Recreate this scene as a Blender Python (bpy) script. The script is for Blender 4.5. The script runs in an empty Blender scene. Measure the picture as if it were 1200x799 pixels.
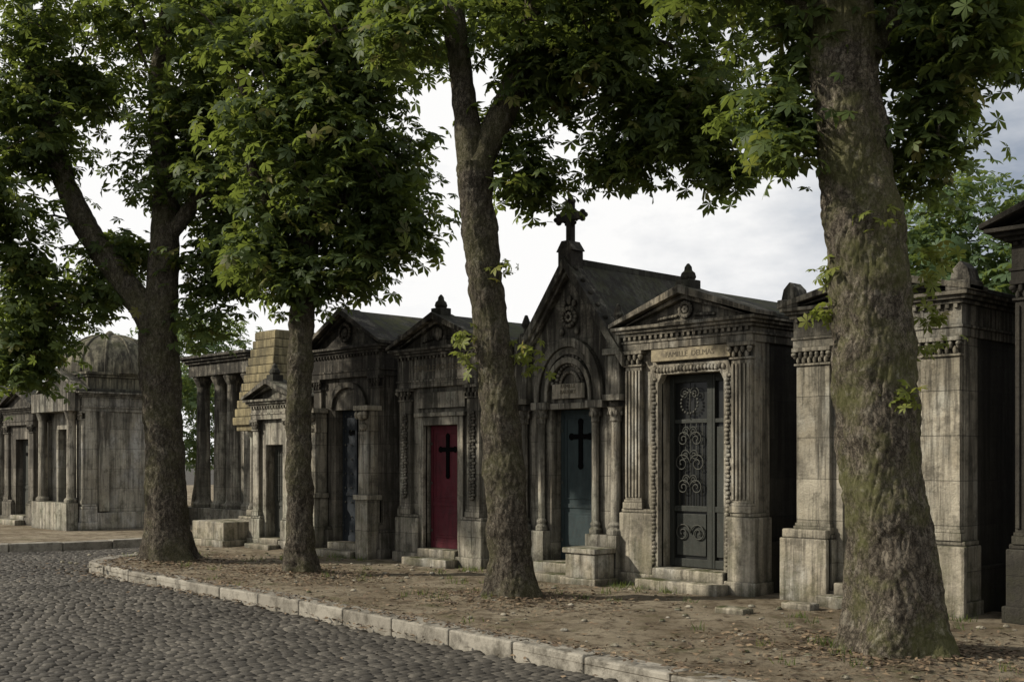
import bpy, bmesh, math, random
import numpy as np
from mathutils import Vector, Matrix, noise

random.seed(7)
RNG = np.random.default_rng(11)
scene = bpy.context.scene
COL = scene.collection

# ------------------------------------------------------------------ materials
class NT:
    def __init__(s, name):
        s.m = bpy.data.materials.new(name); s.m.use_nodes = True
        s.t = s.m.node_tree; s.n = s.t.nodes; s.l = s.t.links
        s.b = s.n['Principled BSDF']; s.out = s.n['Material Output']
        s.geo = s.n.new('ShaderNodeNewGeometry')
    def lk(s, a, b): s.l.new(a, b)
    def _set(s, sock, v):
        if isinstance(v, bpy.types.NodeSocket): s.lk(v, sock)
        elif v is not None: sock.default_value = v
    def mapping(s, sc, vec=None):
        n = s.n.new('ShaderNodeMapping'); s.lk(vec or s.geo.outputs['Position'], n.inputs['Vector'])
        n.inputs['Scale'].default_value = sc; return n.outputs[0]
    def noise(s, scale, detail=6, rough=.6, vec=None, dist=0, out='Fac'):
        n = s.n.new('ShaderNodeTexNoise'); s.lk(vec or s.geo.outputs['Position'], n.inputs['Vector'])
        n.inputs['Scale'].default_value = scale; n.inputs['Detail'].default_value = detail
        n.inputs['Roughness'].default_value = rough; n.inputs['Distortion'].default_value = dist
        return n.outputs[out]
    def voro(s, scale, vec=None, feature='F1', out='Distance'):
        n = s.n.new('ShaderNodeTexVoronoi'); n.feature = feature
        s.lk(vec or s.geo.outputs['Position'], n.inputs['Vector']); n.inputs['Scale'].default_value = scale
        return n.outputs[out]
    def mr(s, v, a, b, c=0., d=1.):
        n = s.n.new('ShaderNodeMapRange'); s._set(n.inputs[0], v)
        n.inputs[1].default_value = a; n.inputs[2].default_value = b
        n.inputs[3].default_value = c; n.inputs[4].default_value = d; return n.outputs[0]
    def math(s, op, a, b=None):
        n = s.n.new('ShaderNodeMath'); n.operation = op; s._set(n.inputs[0], a); s._set(n.inputs[1], b); return n.outputs[0]
    def mix(s, f, a, b, mode='MIX'):
        n = s.n.new('ShaderNodeMix'); n.data_type = 'RGBA'; n.blend_type = mode
        s._set(n.inputs[0], f)
        for i, v in ((6, a), (7, b)):
            if isinstance(v, tuple) and len(v) == 3: v = (*v, 1)
            s._set(n.inputs[i], v)
        return n.outputs[2]
    def sep(s, v=None):
        n = s.n.new('ShaderNodeSeparateXYZ'); s.lk(v or s.geo.outputs['Position'], n.inputs[0]); return n.outputs
    def comb(s, x, y, z):
        n = s.n.new('ShaderNodeCombineXYZ')
        for i, v in enumerate((x, y, z)): s._set(n.inputs[i], v)
        return n.outputs[0]
    def bump(s, h, strength=.5, dist=.02, prev=None):
        n = s.n.new('ShaderNodeBump'); s.lk(h, n.inputs['Height'])
        n.inputs['Strength'].default_value = strength; n.inputs['Distance'].default_value = dist
        if prev: s.lk(prev, n.inputs['Normal'])
        return n.outputs[0]
    def done(s, col, rough=.9, nor=None, metal=0., spec=None):
        s._set(s.b.inputs['Base Color'], (*col, 1) if isinstance(col, tuple) else col)
        s._set(s.b.inputs['Roughness'], rough); s.b.inputs['Metallic'].default_value = metal
        if spec is not None: s.b.inputs['Specular IOR Level'].default_value = spec
        if nor: s.lk(nor, s.b.inputs['Normal'])
        return s.m

def stone(name, c1, c2, joints=False, moss=.5, grime=.9, top=.8, tz=(2.2, 3.5)):
    k = NT(name)
    xyz = k.sep()
    col = k.mix(k.mr(k.noise(1.1, 8, .65), .38, .62), c1, c2)
    col = k.mix(k.mr(k.noise(2.1, 6, .6, k.mapping((1, 1, .6))), .52, .66, 0, .55), col, tuple(min(.52, x*1.4) for x in c1))
    col = k.mix(k.mr(k.noise(1.7, 6, .7, k.mapping((1, 1, .8))), .5, .66, 0, .22), col, (c1[0]*.75, c1[1]*.64, c1[2]*.48))
    st = k.noise(1.0, 8, .68, k.mapping((7, 7, .5)))
    hi = k.mr(xyz[2], .3, 3.0, .5, 1.)
    col = k.mix(k.math('MULTIPLY', k.math('MULTIPLY', k.mr(st, .46, .56), hi), grime), col, (.026, .024, .020))
    st2 = k.noise(1.0, 6, .7, k.mapping((22, 22, 1.1)))
    col = k.mix(k.mr(st2, .52, .63, 0, .7*grime), col, (.036, .033, .027))
    blot = k.noise(5, 8, .72)
    col = k.mix(k.mr(blot, .5, .62, 0, .7*grime), col, (.048, .044, .035))
    up = k.mr(xyz[2], tz[0], tz[1])
    tg = k.math('MULTIPLY', k.math('MULTIPLY', up, k.mr(k.noise(2.6, 8, .72), .36, .54)), top)
    col = k.mix(tg, col, (.025, .023, .020))
    nz = k.sep(k.geo.outputs['Normal'])[2]
    low = k.mr(xyz[2], .0, 1.3, 1., 0.)
    mm = k.math('ADD', k.math('MULTIPLY', low, .8), k.mr(nz, .4, .9))
    mm = k.math('MULTIPLY', k.math('MULTIPLY', mm, k.mr(k.noise(3.5, 7, .7), .44, .62)), moss)
    mm.node.use_clamp = True
    col = k.mix(mm, col, (.066, .070, .028))
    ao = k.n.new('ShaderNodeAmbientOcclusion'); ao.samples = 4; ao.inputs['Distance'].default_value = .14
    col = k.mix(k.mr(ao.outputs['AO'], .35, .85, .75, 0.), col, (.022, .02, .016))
    col = k.mix(1., col, k.mix(k.noise(45, 5, .75), (.5, .5, .5), (1.4, 1.4, 1.38)), 'MULTIPLY')
    nor = k.bump(k.noise(24, 9, .8), .8, .025)
    nor = k.bump(k.noise(4, 6, .65), .5, .05, nor)
    if joints:
        br = k.n.new('ShaderNodeTexBrick')
        k.lk(k.comb(k.math('ADD', xyz[0], xyz[1]), xyz[2], 0.), br.inputs['Vector'])
        br.inputs['Scale'].default_value = 1; br.inputs['Mortar Size'].default_value = .005
        br.inputs['Mortar Smooth'].default_value = .5
        br.inputs['Brick Width'].default_value = .82; br.inputs['Row Height'].default_value = .46
        br.inputs['Color1'].default_value = (.75, .75, .75, 1); br.inputs['Color2'].default_value = (1.12, 1.12, 1.12, 1); br.inputs['Mortar'].default_value = (.9, .9, .9, 1)
        f = br.outputs['Fac']
        col = k.mix(1., col, br.outputs['Color'], 'MULTIPLY')
        col = k.mix(k.math('MULTIPLY', f, .65), col, (.03, .028, .024))
        nor = k.bump(k.math('SUBTRACT', 1., f), .6, .012, nor)
    return k.done(col, .92, nor, spec=.2)

def painted(name, c, c2, rough=.72, metal=0.):
    k = NT(name)
    col = k.mix(k.mr(k.noise(4, 8, .7, k.mapping((3, 3, .8))), .4, .68), c, c2)
    col = k.mix(k.mr(k.noise(30, 6, .7), .55, .72, 0, .6), col, (.035, .024, .016))
    return k.done(col, k.mr(k.noise(9), .3, .7, rough-.1, rough+.15), k.bump(k.noise(35, 5), .3, .01), metal, spec=.25)

M = {}
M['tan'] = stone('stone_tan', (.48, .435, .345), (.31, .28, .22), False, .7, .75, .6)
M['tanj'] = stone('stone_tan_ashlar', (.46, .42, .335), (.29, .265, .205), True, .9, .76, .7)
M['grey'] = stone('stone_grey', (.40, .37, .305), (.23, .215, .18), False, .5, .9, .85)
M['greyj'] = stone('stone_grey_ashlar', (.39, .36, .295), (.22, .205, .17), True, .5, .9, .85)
M['dark'] = stone('stone_soot_shade', (.22, .20, .165), (.11, .10, .083), True, .4, .9, .9)  # soot-dark stone; as a side material it also carries painted shade
M['darker'] = stone('stone_stain_shade', (.075, .069, .056), (.038, .035, .03), True, .4, .8, .7)  # black-stained stone; on side walls its colour also holds their shade
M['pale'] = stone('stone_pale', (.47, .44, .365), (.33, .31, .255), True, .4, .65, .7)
M['roofst'] = stone('stone_roof', (.10, .10, .08), (.05, .05, .042), False, 1., .8, .3)
M['dome'] = stone('stone_dome', (.26, .24, .17), (.13, .12, .09), False, .8, .8, .2)
M['mossroof'] = stone('stone_lichen_roof', (.34, .29, .17), (.20, .17, .10), False, .3, .5, 0.)
M['red'] = painted('door_red_paint', (.088, .012, .020), (.050, .010, .014))
M['teal'] = painted('door_teal_paint', (.028, .042, .043), (.018, .027, .029))
M['blue'] = painted('door_blue_paint', (.018, .023, .028), (.011, .014, .018))
M['iron'] = painted('iron_grille', (.048, .050, .042), (.06, .06, .05), .6, .2)
M['verd'] = painted('door_bronze', (.034, .037, .031), (.02, .022, .018), .6, .1)
k = NT('dark_glass'); M['glass'] = k.done((.010, .011, .010), .3, None, 0, .3)
k = NT('void_dark'); M['void'] = k.done((.003, .003, .003), .95, None, 0, .05)
k = NT('inscription_marble'); M['plaque'] = k.done(k.mix(k.mr(k.noise(7, 8, .75), .38, .62), (.30, .255, .16), (.12, .10, .066)), .8, k.bump(k.noise(25), .3, .01))
k = NT('letter_paint'); M['letter'] = k.done(k.mix(k.mr(k.noise(14), .4, .6), (.06, .05, .034), (.15, .126, .08)), .8)

def bark(name, lichen, base=1.):
    k = NT(name)
    tc = k.n.new('ShaderNodeTexCoord').outputs['Object']
    dn = k.noise(5, 5, .65, tc, 0, 'Color')
    wob = k.n.new('ShaderNodeVectorMath'); wob.operation = 'MULTIPLY_ADD'; k.lk(dn, wob.inputs[0]); wob.inputs[1].default_value = (.25, .25, .35); k.lk(tc, wob.inputs[2])
    wv = wob.outputs[0]
    mp = k.mapping((30, 30, 11), wv)
    v1 = k.voro(1, mp, 'DISTANCE_TO_EDGE'); vc = k.voro(1, mp, 'F1', 'Color')
    wn = k.noise(1, 9, .8, k.mapping((24, 24, 8), tc), .5)
    fur = k.noise(1, 7, .7, k.mapping((13, 13, 2.2), wv))
    col = k.mix(k.mr(wn, .40, .60), (.055*base, .045*base, .034*base), (.25*base, .215*base, .165*base))
    col = k.mix(.35, col, k.mix(k.sep(vc)[0], (.05*base, .043*base, .033*base), (.27*base, .24*base, .185*base)))
    col = k.mix(k.mr(v1, .0, .14, .8, 0.), col, (.018, .015, .012))
    col = k.mix(k.mr(fur, .5, .62, 0, .6), col, (.032, .027, .020))
    big = k.noise(1.5, 8, .75, tc)
    col = k.mix(k.math('MULTIPLY', k.mr(big, .46, .58), lichen), col, (.145, .15, .055))
    col = k.mix(k.mr(k.noise(9, 6, .75, tc), .56, .64, 0, .45), col, (.30*base, .28*base, .22*base))
    nor = k.bump(k.mr(v1, 0., .25), .8, .03)
    nor = k.bump(k.math('SUBTRACT', 1., fur), .8, .06, nor)
    nor = k.bump(wn, 1., .05, nor)
    nor = k.bump(k.noise(60, 6, .8), .8, .015, nor)
    return k.done(col, .95, nor, spec=.12)
M['bark'] = bark('chestnut_bark', .3, 1.0)
M['bark2'] = bark('chestnut_bark_lichen', .7, 1.4)

def leafmat(name, a, b, c, trans=.48):
    k = NT(name)
    r = k.geo.outputs['Random Per Island']
    col = k.mix(r, a, b)
    col = k.mix(k.mr(r, .92, .95), col, c)
    col = k.mix(k.mr(k.noise(1.1, 3), .4, .65, 0, .55), col, a)
    k.done(col, .55, None, spec=.3)
    tr = k.n.new('ShaderNodeBsdfTranslucent'); k.lk(k.mix(.65, col, (.24, .30, .045)), tr.inputs['Color'])
    mx = k.n.new('ShaderNodeMixShader'); mx.inputs[0].default_value = trans
    k.lk(k.b.outputs[0], mx.inputs[1]); k.lk(tr.outputs[0], mx.inputs[2]); k.lk(mx.outputs[0], k.out.inputs['Surface'])
    return k.m
M['leaf'] = leafmat('chestnut_leaf', (.046, .074, .026), (.11, .15, .048), (.20, .18, .055))
M['leafy'] = leafmat('chestnut_leaf_young', (.15, .18, .04), (.24, .24, .06), (.3, .24, .06))
M['leafd'] = leafmat('distant_leaf', (.07, .12, .055), (.12, .17, .08), (.14, .19, .07), .4)
k = NT('dead_leaf')
r = k.geo.outputs['Random Per Island']
col = k.mix(r, (.09, .058, .034), (.20, .145, .085)); col = k.mix(k.mr(r, .0, .3, 1., 0.), col, (.045, .032, .022))
M['dead'] = k.done(col, .8)
k = NT('dirt_ground')
col = k.mix(k.mr(k.noise(.9, 8, .65), .38, .62), (.36, .31, .225), (.21, .17, .115))
col = k.mix(k.mr(k.noise(4, 9, .78), .48, .64), col, (.085, .063, .042))
col = k.mix(k.mr(k.noise(1.7, 7, .75), .56, .66, 0, .65), col, (.095, .10, .04))
col = k.mix(1., col, k.mix(k.noise(60, 6, .85), (.3, .3, .3), (1.6, 1.6, 1.6)), 'MULTIPLY')
M['dirt'] = k.done(col, .97, k.bump(k.noise(26, 9, .85), 1., .05), spec=.1)
k = NT('sett_stone')
r = k.geo.outputs['Random Per Island']
col = k.mix(r, (.050, .045, .037), (.125, .113, .092))
col = k.mix(k.mr(k.noise(.7, 7, .7), .4, .62, 0, .7), col, (.032, .028, .022))
col = k.mix(1., col, k.mix(k.noise(60, 5, .8), (.5, .5, .5), (1.4, 1.4, 1.4)), 'MULTIPLY')
M['sett'] = k.done(col, .75, k.bump(k.noise(40, 7, .8), .6, .015), spec=.3)
k = NT('road_joint_soil')
M['soil'] = k.done(k.mix(k.noise(3, 8), (.022, .019, .014), (.05, .043, .032)), .97, k.bump(k.noise(30, 8), .7, .02))
k = NT('kerb_granite')
r = k.geo.outputs['Random Per Island']
col = k.mix(r, (.22, .20, .16), (.33, .305, .25))
col = k.mix(k.mr(k.noise(4, 8, .75), .46, .64), col, (.085, .075, .055))
col = k.mix(1., col, k.mix(k.noise(90, 4, .8), (.6, .6, .6), (1.3, 1.3, 1.3)), 'MULTIPLY')
M['kerb'] = k.done(col, .85, k.bump(k.noise(25, 8, .8), .6, .02))

# ------------------------------------------------------------------ mesh helpers
def ico(sub=1):
    bm = bmesh.new(); bmesh.ops.create_icosphere(bm, subdivisions=sub, radius=1)
    v = [tuple(x.co) for x in bm.verts]; f = [[q.index for q in x.verts] for x in bm.faces]; bm.free(); return v, f
ICO = ico(2)

def empty(name, loc=(0, 0, 0), rz=0):
    e = bpy.data.objects.new(name, None); e.location = loc; e.rotation_euler = (0, 0, rz)
    e.empty_display_size = .3; COL.objects.link(e); return e

class Part:
    def __init__(s): s.v = []; s.f = []
    def add(s, v, f):
        o = len(s.v); s.v += v; s.f += [[i+o for i in q] for q in f]
    def box(s, x0, x1, y0, y1, z0, z1):
        s.add([(x, y, z) for z in (z0, z1) for y in (y0, y1) for x in (x0, x1)],
              [(0, 2, 3, 1), (4, 5, 7, 6), (0, 1, 5, 4), (1, 3, 7, 5), (3, 2, 6, 7), (2, 0, 4, 6)])
    def prism(s, poly, y0, y1):
        n = len(poly)
        s.add([(x, y0, z) for x, z in poly]+[(x, y1, z) for x, z in poly],
              [list(range(n)), list(range(2*n-1, n-1, -1))]+[(i, n+i, n+(i+1) % n, (i+1) % n) for i in range(n)])
    def ring(s, outer, inner, y0, y1):
        n = len(outer)
        v = [(x, y0, z) for x, z in outer]+[(x, y0, z) for x, z in inner]+[(x, y1, z) for x, z in outer]+[(x, y1, z) for x, z in inner]
        f = []
        for i in range(n-1):
            f += [(i, i+1, n+i+1, n+i), (2*n+i, 3*n+i, 3*n+i+1, 2*n+i+1), (i, 2*n+i, 2*n+i+1, i+1), (n+i, n+i+1, 3*n+i+1, 3*n+i)]
        f += [(0, n, 3*n, 2*n), (n-1, 3*n-1, 4*n-1, 2*n-1)]
        s.add(v, f)
    def lathe(s, cx, cy, prof, seg=20, rot=0):
        v = []; f = []; n = len(prof)
        for r, z in prof:
            for i in range(seg):
                a = rot+2*math.pi*i/seg; v.append((cx+r*math.cos(a), cy+r*math.sin(a), z))
        for j in range(n-1):
            for i in range(seg):
                k2 = (i+1) % seg; f.append((j*seg+i, j*seg+k2, (j+1)*seg+k2, (j+1)*seg+i))
        f += [list(range(seg))[::-1], [(n-1)*seg+i for i in range(seg)]]
        s.add(v, f)
    def blob(s, x, y, z, rx, ry, rz):
        v, f = ICO; s.add([(x+a*rx, y+b*ry, z+c*rz) for a, b, c in v], f)
    def tube(s, pts, r, seg=6):
        P = [Vector(p) for p in pts]; n = len(P); v = []; f = []
        for i, p in enumerate(P):
            t = (P[min(i+1, n-1)]-P[max(i-1, 0)]).normalized()
            ref = Vector((0, 1, 0)) if abs(t.y) < .9 else Vector((1, 0, 0))
            a = t.cross(ref).normalized(); b = t.cross(a)
            rr = r[i] if hasattr(r, '__len__') else r
            for k2 in range(seg):
                q = p+a*rr*math.cos(6.2832*k2/seg)+b*rr*math.sin(6.2832*k2/seg); v.append(tuple(q))
        for i in range(n-1):
            for k2 in range(seg):
                m = (k2+1) % seg; f.append((i*seg+k2, i*seg+m, (i+1)*seg+m, (i+1)*seg+k2))
        f += [list(range(seg)), [(n-1)*seg+i for i in range(seg)]]
        s.add(v, f)
    def make(s, name, mat, parent=None, bevel=0., smooth=False):
        me = bpy.data.meshes.new(name); me.from_pydata(s.v, [], s.f)
        bm = bmesh.new(); bm.from_mesh(me); bmesh.ops.recalc_face_normals(bm, faces=bm.faces); bm.to_mesh(me); bm.free()
        me.materials.append(mat)
        if smooth: me.polygons.foreach_set('use_smooth', [True]*len(me.polygons))
        o = bpy.data.objects.new(name, me); COL.objects.link(o)
        if parent: o.parent = parent; o.location = -Vector(parent.location)
        if bevel:
            b = o.modifiers.new('bevel', 'BEVEL'); b.width = bevel; b.segments = 2; b.limit_method = 'ANGLE'; b.angle_limit = .7
        return o

def text(s, x, y, z, size, mat, parent, sx=1.):
    c = bpy.data.curves.new('inscription', 'FONT'); c.body = s; c.size = size; c.extrude = .004
    c.align_x = 'CENTER'; c.align_y = 'CENTER'
    t = bpy.data.objects.new('tmp', c); COL.objects.link(t); bpy.context.view_layer.update()
    me = bpy.data.meshes.new_from_object(t.evaluated_get(bpy.context.evaluated_depsgraph_get()))
    bpy.data.objects.remove(t)
    me.materials.clear(); me.materials.append(mat)
    o = bpy.data.objects.new('inscription', me); COL.objects.link(o)
    o.rotation_euler = (math.pi/2, 0, 0); o.scale = (sx, 1, 1); o.parent = parent
    o.location = Vector((x, y, z))-Vector(parent.location); return o

def chevron(P, x0, x1, ze, e, za, th, y0, y1):
    xc = (x0+x1)/2
    P.prism([(x0, ze), (x0, ze+e), (xc, za), (x1, ze+e), (x1, ze), (xc, za-th)], y0, y1)

def wall_front(P, x0, x1, z0, z1, d, y0, y1):
    dx0, dx1, dz1 = d
    P.prism([(x0, z0), (dx0, z0), (dx0, dz1), (dx1, dz1), (dx1, z0), (x1, z0), (x1, z1), (x0, z1)], y0, y1)

def cornice(P, x0, x1, y0, y1, z0, z1, proj, n=3):
    for i in range(n):
        p = proj*(i+1)/n; P.box(x0-p, x1+p, y0-p, y1+p*.6, z0+(z1-z0)*i/n, z0+(z1-z0)*(i+1)/n)

def wreath(P, x, y, z, r, n=14, b=.02):
    for i in range(n):
        a = 6.2832*i/n; P.blob(x+r*math.cos(a), y, z+r*math.sin(a), b*1.1, b*.8, b*1.1)

def capital(P, x0, x1, y, z0, z1):
    w = x1-x0
    P.box(x0-.02, x1+.02, y-.03, y+.06, z0, z0+.025)
    P.box(x0-.035, x1+.035, y-.06, y+.06, z1-.045, z1)
    n = max(3, int(w/.07))
    for j in range(2):
        for i in range(n+j):
            xx = x0+w*(i+.5-(.5*j))/n
            P.blob(xx, y-.015-.015*j, z0+.03+(z1-z0-.08)*(.25+.5*j), .026, .03, (z1-z0)*.24)
    for xx in (x0-.01, x1+.01): P.blob(xx, y-.04, z1-.075, .035, .035, .03)

def garland(P, x, y, z0, z1, w):
    n = int((z1-z0)/.045)
    for i in range(n):
        z = z0+(z1-z0)*(i+.5)/n; s = .6+.4*math.sin(i*1.3)**2
        P.blob(x-w*.28*s, y, z, w*.3*s, .022, .026); P.blob(x+w*.28*s, y, z+.01, w*.3*s, .022, .026)
        if i % 3 == 0: P.blob(x, y-.01, z, w*.22, .03, .03)

def door(E, x0, x1, z0, z1, y, mat, cross=True, panels=True, split=False, lowz=None):
    P = Part(); P.box(x0, x1, y, y+.05, z0, z1)
    w = .055; f = y-.014
    P.box(x0+.003, x0+w, f, y, z0+.003, z1-.003); P.box(x1-w, x1-.003, f, y, z0+.003, z1-.003)
    P.box(x0+w, x1-w, f, y, z1-w-.01, z1-.003); P.box(x0+w, x1-w, f, y, z0+.003, z0+.1)
    zm = lowz or z0+(z1-z0)*.36
    P.box(x0+w, x1-w, f, y, zm-.03, zm+.03)
    if split: P.box((x0+x1)/2-.022, (x0+x1)/2+.022, f-.012, y, z0+.01, z1-.01)
    if panels:
        P.box(x0+w+.06, x1-w-.06, y-.012, y, z0+.16, zm-.09)
        P.box(x0+w+.1, x1-w-.1, y-.022, y-.012, z0+.2, zm-.13)
        q0, q1, r0, r1 = x0+w+.04, x1-w-.04, zm+.09, z1-w-.06
        for a in ((q0, q1, r0, r0+.02), (q0, q1, r1-.02, r1), (q0, q0+.02, r0+.02, r1-.02), (q1-.02, q1, r0+.02, r1-.02)):
            P.box(a[0], a[1], y-.012, y, a[2], a[3])
    P.make('door_leaf', mat, E, .005)
    H = Part(); H.lathe(x1-w/2, f-.03, [(.012, z0+.93), (.02, z0+.95), (.02, z0+.97), (.012, z0+.99)], 10)
    for zz in (z0+.25, zm+.3, z1-.3): H.box(x0-.004, x0+.05, f-.01, f-.001, zz, zz+.035)
    H.make('handle_and_hinges', M['iron'], E)
    if cross:
        C = Part(); xc = (x0+x1)/2; zt = z1-.17; cw = .034; hh = .6; aw = .17; zc = zt-.2
        C.box(xc-cw, xc+cw, y-.02, y-.002, zt-hh, zt)
        C.box(xc-aw, xc-cw, y-.02, y-.002, zc-cw, zc+cw); C.box(xc+cw, xc+aw, y-.02, y-.002, zc-cw, zc+cw)
        for (a, b) in ((xc-aw, zc), (xc+aw, zc), (xc, zt), (xc, zt-hh)): C.blob(a, y-.012, b, .05, .012, .05)
        C.make('cross', M['void'], E)

def finial(P, x, y, z, h=.3):
    P.box(x-.11, x+.11, y-.11, y+.11, z-.1, z+h*.3)
    P.lathe(x, y, [(.08, z+h*.3), (.1, z+h*.42), (.085, z+h*.6), (.05, z+h*.7), (.045, z+h*.85), (.012, z+h)], 12)

def stone_cross(P, x, y, z, h, w, t=.045):
    P.box(x-t, x+t, y-t, y+t, z, z+h); zc = z+h*.62
    P.box(x-w/2, x-t, y-t*.96, y+t*.96, zc-t, zc+t); P.box(x+t, x+w/2, y-t*.96, y+t*.96, zc-t, zc+t)
    for a, b in ((x-w/2, zc), (x+w/2, zc), (x, z+h)):
        for da, db in ((0, .045), (0, -.045), (.045, 0), (-.045, 0)): P.blob(a+da, y, b+db, .038, .045, .038)
    wreath(P, x, y, zc, w*.27, 16, .022)

def scrolls(P, xc, z, r, y, t=.007, flip=1):
    pts = []
    for i in range(26):
        a = i*.42; rr = r*(1-i/30); pts.append((xc+flip*(rr*math.cos(a)-r), y, z+rr*math.sin(a)))
    P.tube(pts, t, 5)

def chapel(name, x0, x1, ze, za, d, mat='grey', depth=2.1, ph=.85, pw=.3, zc=None, fluted=False, ent=True,
           roofm='roofst', pil=True, ov=.13, yoff=0., fin=True, proj=.12, sidebase=True, side=None):
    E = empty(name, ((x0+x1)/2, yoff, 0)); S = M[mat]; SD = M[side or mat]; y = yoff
    dx0, dx1, dz0, dz1 = d; zc = zc or ze-.42; xc = (x0+x1)/2
    B = Part(); wall_front(B, x0, x1, -.15, ze, (dx0, dx1, dz1), y, y+.3); B.make('front_wall', S, E, .008)
    B = Part(); B.box(x0+.012, x1-.012, y+.3, y+depth, -.15, ze); B.make('side_walls', SD, E, .008)  # a darker side stone mixes staining with shade put into the colour
    P = Part()
    P.box(x0-.06, dx0-.07, y-.1, y+.26, -.16, ph-.08); P.box(dx1+.07, x1+.06, y-.1, y+.26, -.16, ph-.08)
    P.box(x0-.04, dx0-.09, y-.075, y+.25, ph-.08, ph-.03); P.box(dx1+.09, x1+.04, y-.075, y+.25, ph-.08, ph-.03)
    P.box(x0-.09, dx0-.04, y-.13, y+.255, -.16, .16); P.box(dx1+.04, x1+.09, y-.13, y+.255, -.16, .16)
    P.make('plinth', S, E, .014)
    if sidebase:
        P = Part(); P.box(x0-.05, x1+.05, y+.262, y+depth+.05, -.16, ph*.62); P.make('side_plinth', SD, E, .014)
    st = Part(); st.box(dx0-.12, dx1+.12, y-.38, y-.135, -.15, dz0*.5); st.box(dx0-.038, dx1+.038, y-.14, y+.2, -.15, dz0)
    st.make('steps', M['tan'], E, .014)
    if pil:
        P = Part()
        for a, b in ((x0+.02, x0+.02+pw), (x1-.02-pw, x1-.02)):
            P.box(a, b, y-.065, y+.02, ph-.03, zc-.2)
            P.box(a-.025, b+.025, y-.09, y+.015, ph-.031, ph+.05); P.box(a-.012, b+.012, y-.078, y+.015, ph+.05, ph+.085)
            if fluted:
                n = 5
                for i in range(n):
                    q = a+(b-a)*(i+.5)/n; P.box(q-.016, q+.016, y-.085, y-.06, ph+.12, zc-.25)
            capital(P, a, b, y-.06, zc-.2, zc)
        P.make('pilasters', S, E, .005)
    P = Part()
    if ent:
        P.box(x0-.015, x1+.015, y-.085, y+depth+.02, zc, zc+.09); P.box(x0-.03, x1+.03, y-.1, y+depth+.03, zc+.09, zc+.12)
        P.box(x0-.01, x1+.01, y-.08, y+depth+.015, zc+.12, ze-.12)
        n = int((x1-x0)/.085)
        for i in range(n):
            q = x0+(x1-x0)*(i+.5)/n; P.box(q-.022, q+.022, y-.115, y-.07, ze-.165, ze-.122)
    cornice(P, x0, x1, y-.08, y+depth, ze-.12, ze, proj)
    if za > ze+.05:
        P.prism([(x0+.02, ze), (xc, za-.12), (x1-.02, ze)], y-.03, y+.25)
        chevron(P, x0-ov-.02, x1+ov+.02, ze, .05, za, .1, y-.08-ov, y+.22)
        chevron(P, x0-ov+.12, x1+ov-.12, ze, .0, za-.09, .07, y-.12, y+.2)
    P.make('entablature_and_pediment', S, E, .006)
    R = Part()
    if za > ze+.05:
        R.prism([(x0-ov, ze-.01), (x0-ov, ze+.04), (xc, za-.02), (x1+ov, ze+.04), (x1+ov, ze-.01)], y+.21, y+depth+.1)
        if fin: finial(R, xc, y+.0, za-.02)
    else: R.box(x0-.05, x1+.05, y, y+depth, ze, ze+.08)
    R.make('roof', M[roofm], E, .01)
    return E

# =================================================================== MAUSOLEUMS
E = chapel('mausoleum', -1.96, 0., 3.28, 3.73, (-1.40, -.40, .25, 2.66), 'tan', 2.1, 1.0, .27, 2.98, True, side='darker')  # side walls: dark stain plus unlit-side shade, both in the stone colour
P = Part()
P.ring([(-1.53, .25), (-1.53, 2.62), (-1.47, 2.78), (-.33, 2.78), (-.27, 2.62), (-.27, .25)],
       [(-1.40, .25), (-1.40, 2.55), (-1.34, 2.655), (-.46, 2.655), (-.40, 2.55), (-.40, .25)], -.07, .04)
zz = .3
while zz < 2.62:
    for xx in (-1.465, -.335): P.blob(xx+random.uniform(-.015, .015), -.078, zz, random.uniform(.028, .042), .024, .026)
    zz += .05
xx = -1.44
while xx < -.36: P.blob(xx, -.078, 2.715+random.uniform(-.01, .01), .028, .026, .036); xx += .052
P.make('carved_door_frame', M['tan'], E, .006)
P = Part(); P.box(-1.5, -.3, -.085, .02, 2.82, 2.97); P.make('name_plate', M['plaque'], E, .006)
text('FAMILLE  DELMAS', -.9, -.0865, 2.895, .095, M['letter'], E)
P = Part(); wreath(P, -.98, -.06, 3.44, .085, 16, .026); wreath(P, -.98, -.06, 3.44, .03, 6, .022)
for sx in (-1, 1):
    for i in range(7): P.blob(-.98+sx*(.15+i*.045), -.05, 3.37-i*.003, .03, .02, .022)
P.make('pediment_wreath', M['tan'], E)
P = Part(); P.box(-1.40, -.40, .21, .25, .25, 2.66); P.make('door_glass', M['glass'], E)
P = Part()
for a, b in ((-1.40, -1.33), (-.82, -.74), (-.74, -.70), (-.47, -.40)): P.box(a+.002, b-.002, .165, .21, .26, 2.65)
for z0_, z1_ in ((.26, .36), (.95, 1.02), (2.05, 2.1), (2.56, 2.65)): P.box(-1.33, -.82, .17, .209, z0_, z1_); P.box(-.70, -.47, .17, .209, z0_, z1_)
P.box(-1.3, -.85, .185, .205, .4, .92); P.box(-.68, -.49, .18, .207, .4, 2.0)
P.make('door_frame', M['verd'], E, .004)
P = Part()
for cz, rr in ((1.25, .1), (1.55, .12), (1.85, .1)):
    for fl in (1, -1):
        scrolls(P, -1.075, cz, rr, .155, .009, fl); scrolls(P, -1.075, cz+.1, rr*.6, .155, .007, fl)
for xx in (-1.25, -1.16, -1.075, -.99, -.9): P.tube([(xx, .18, .97), (xx, .18, 2.06)], .006, 5)
wreath(P, -1.075, .15, 2.3, .13, 18, .016); P.tube([(-1.075, .16, 2.1), (-1.075, .16, 2.55)], .008, 5)
for fl in (1, -1): scrolls(P, -1.075, 2.42, .08, .155, .007, fl); scrolls(P, -1.075, .68, .12, .165, .009, fl)
P.make('scroll_grille', M['iron'], E, 0, True)

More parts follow.
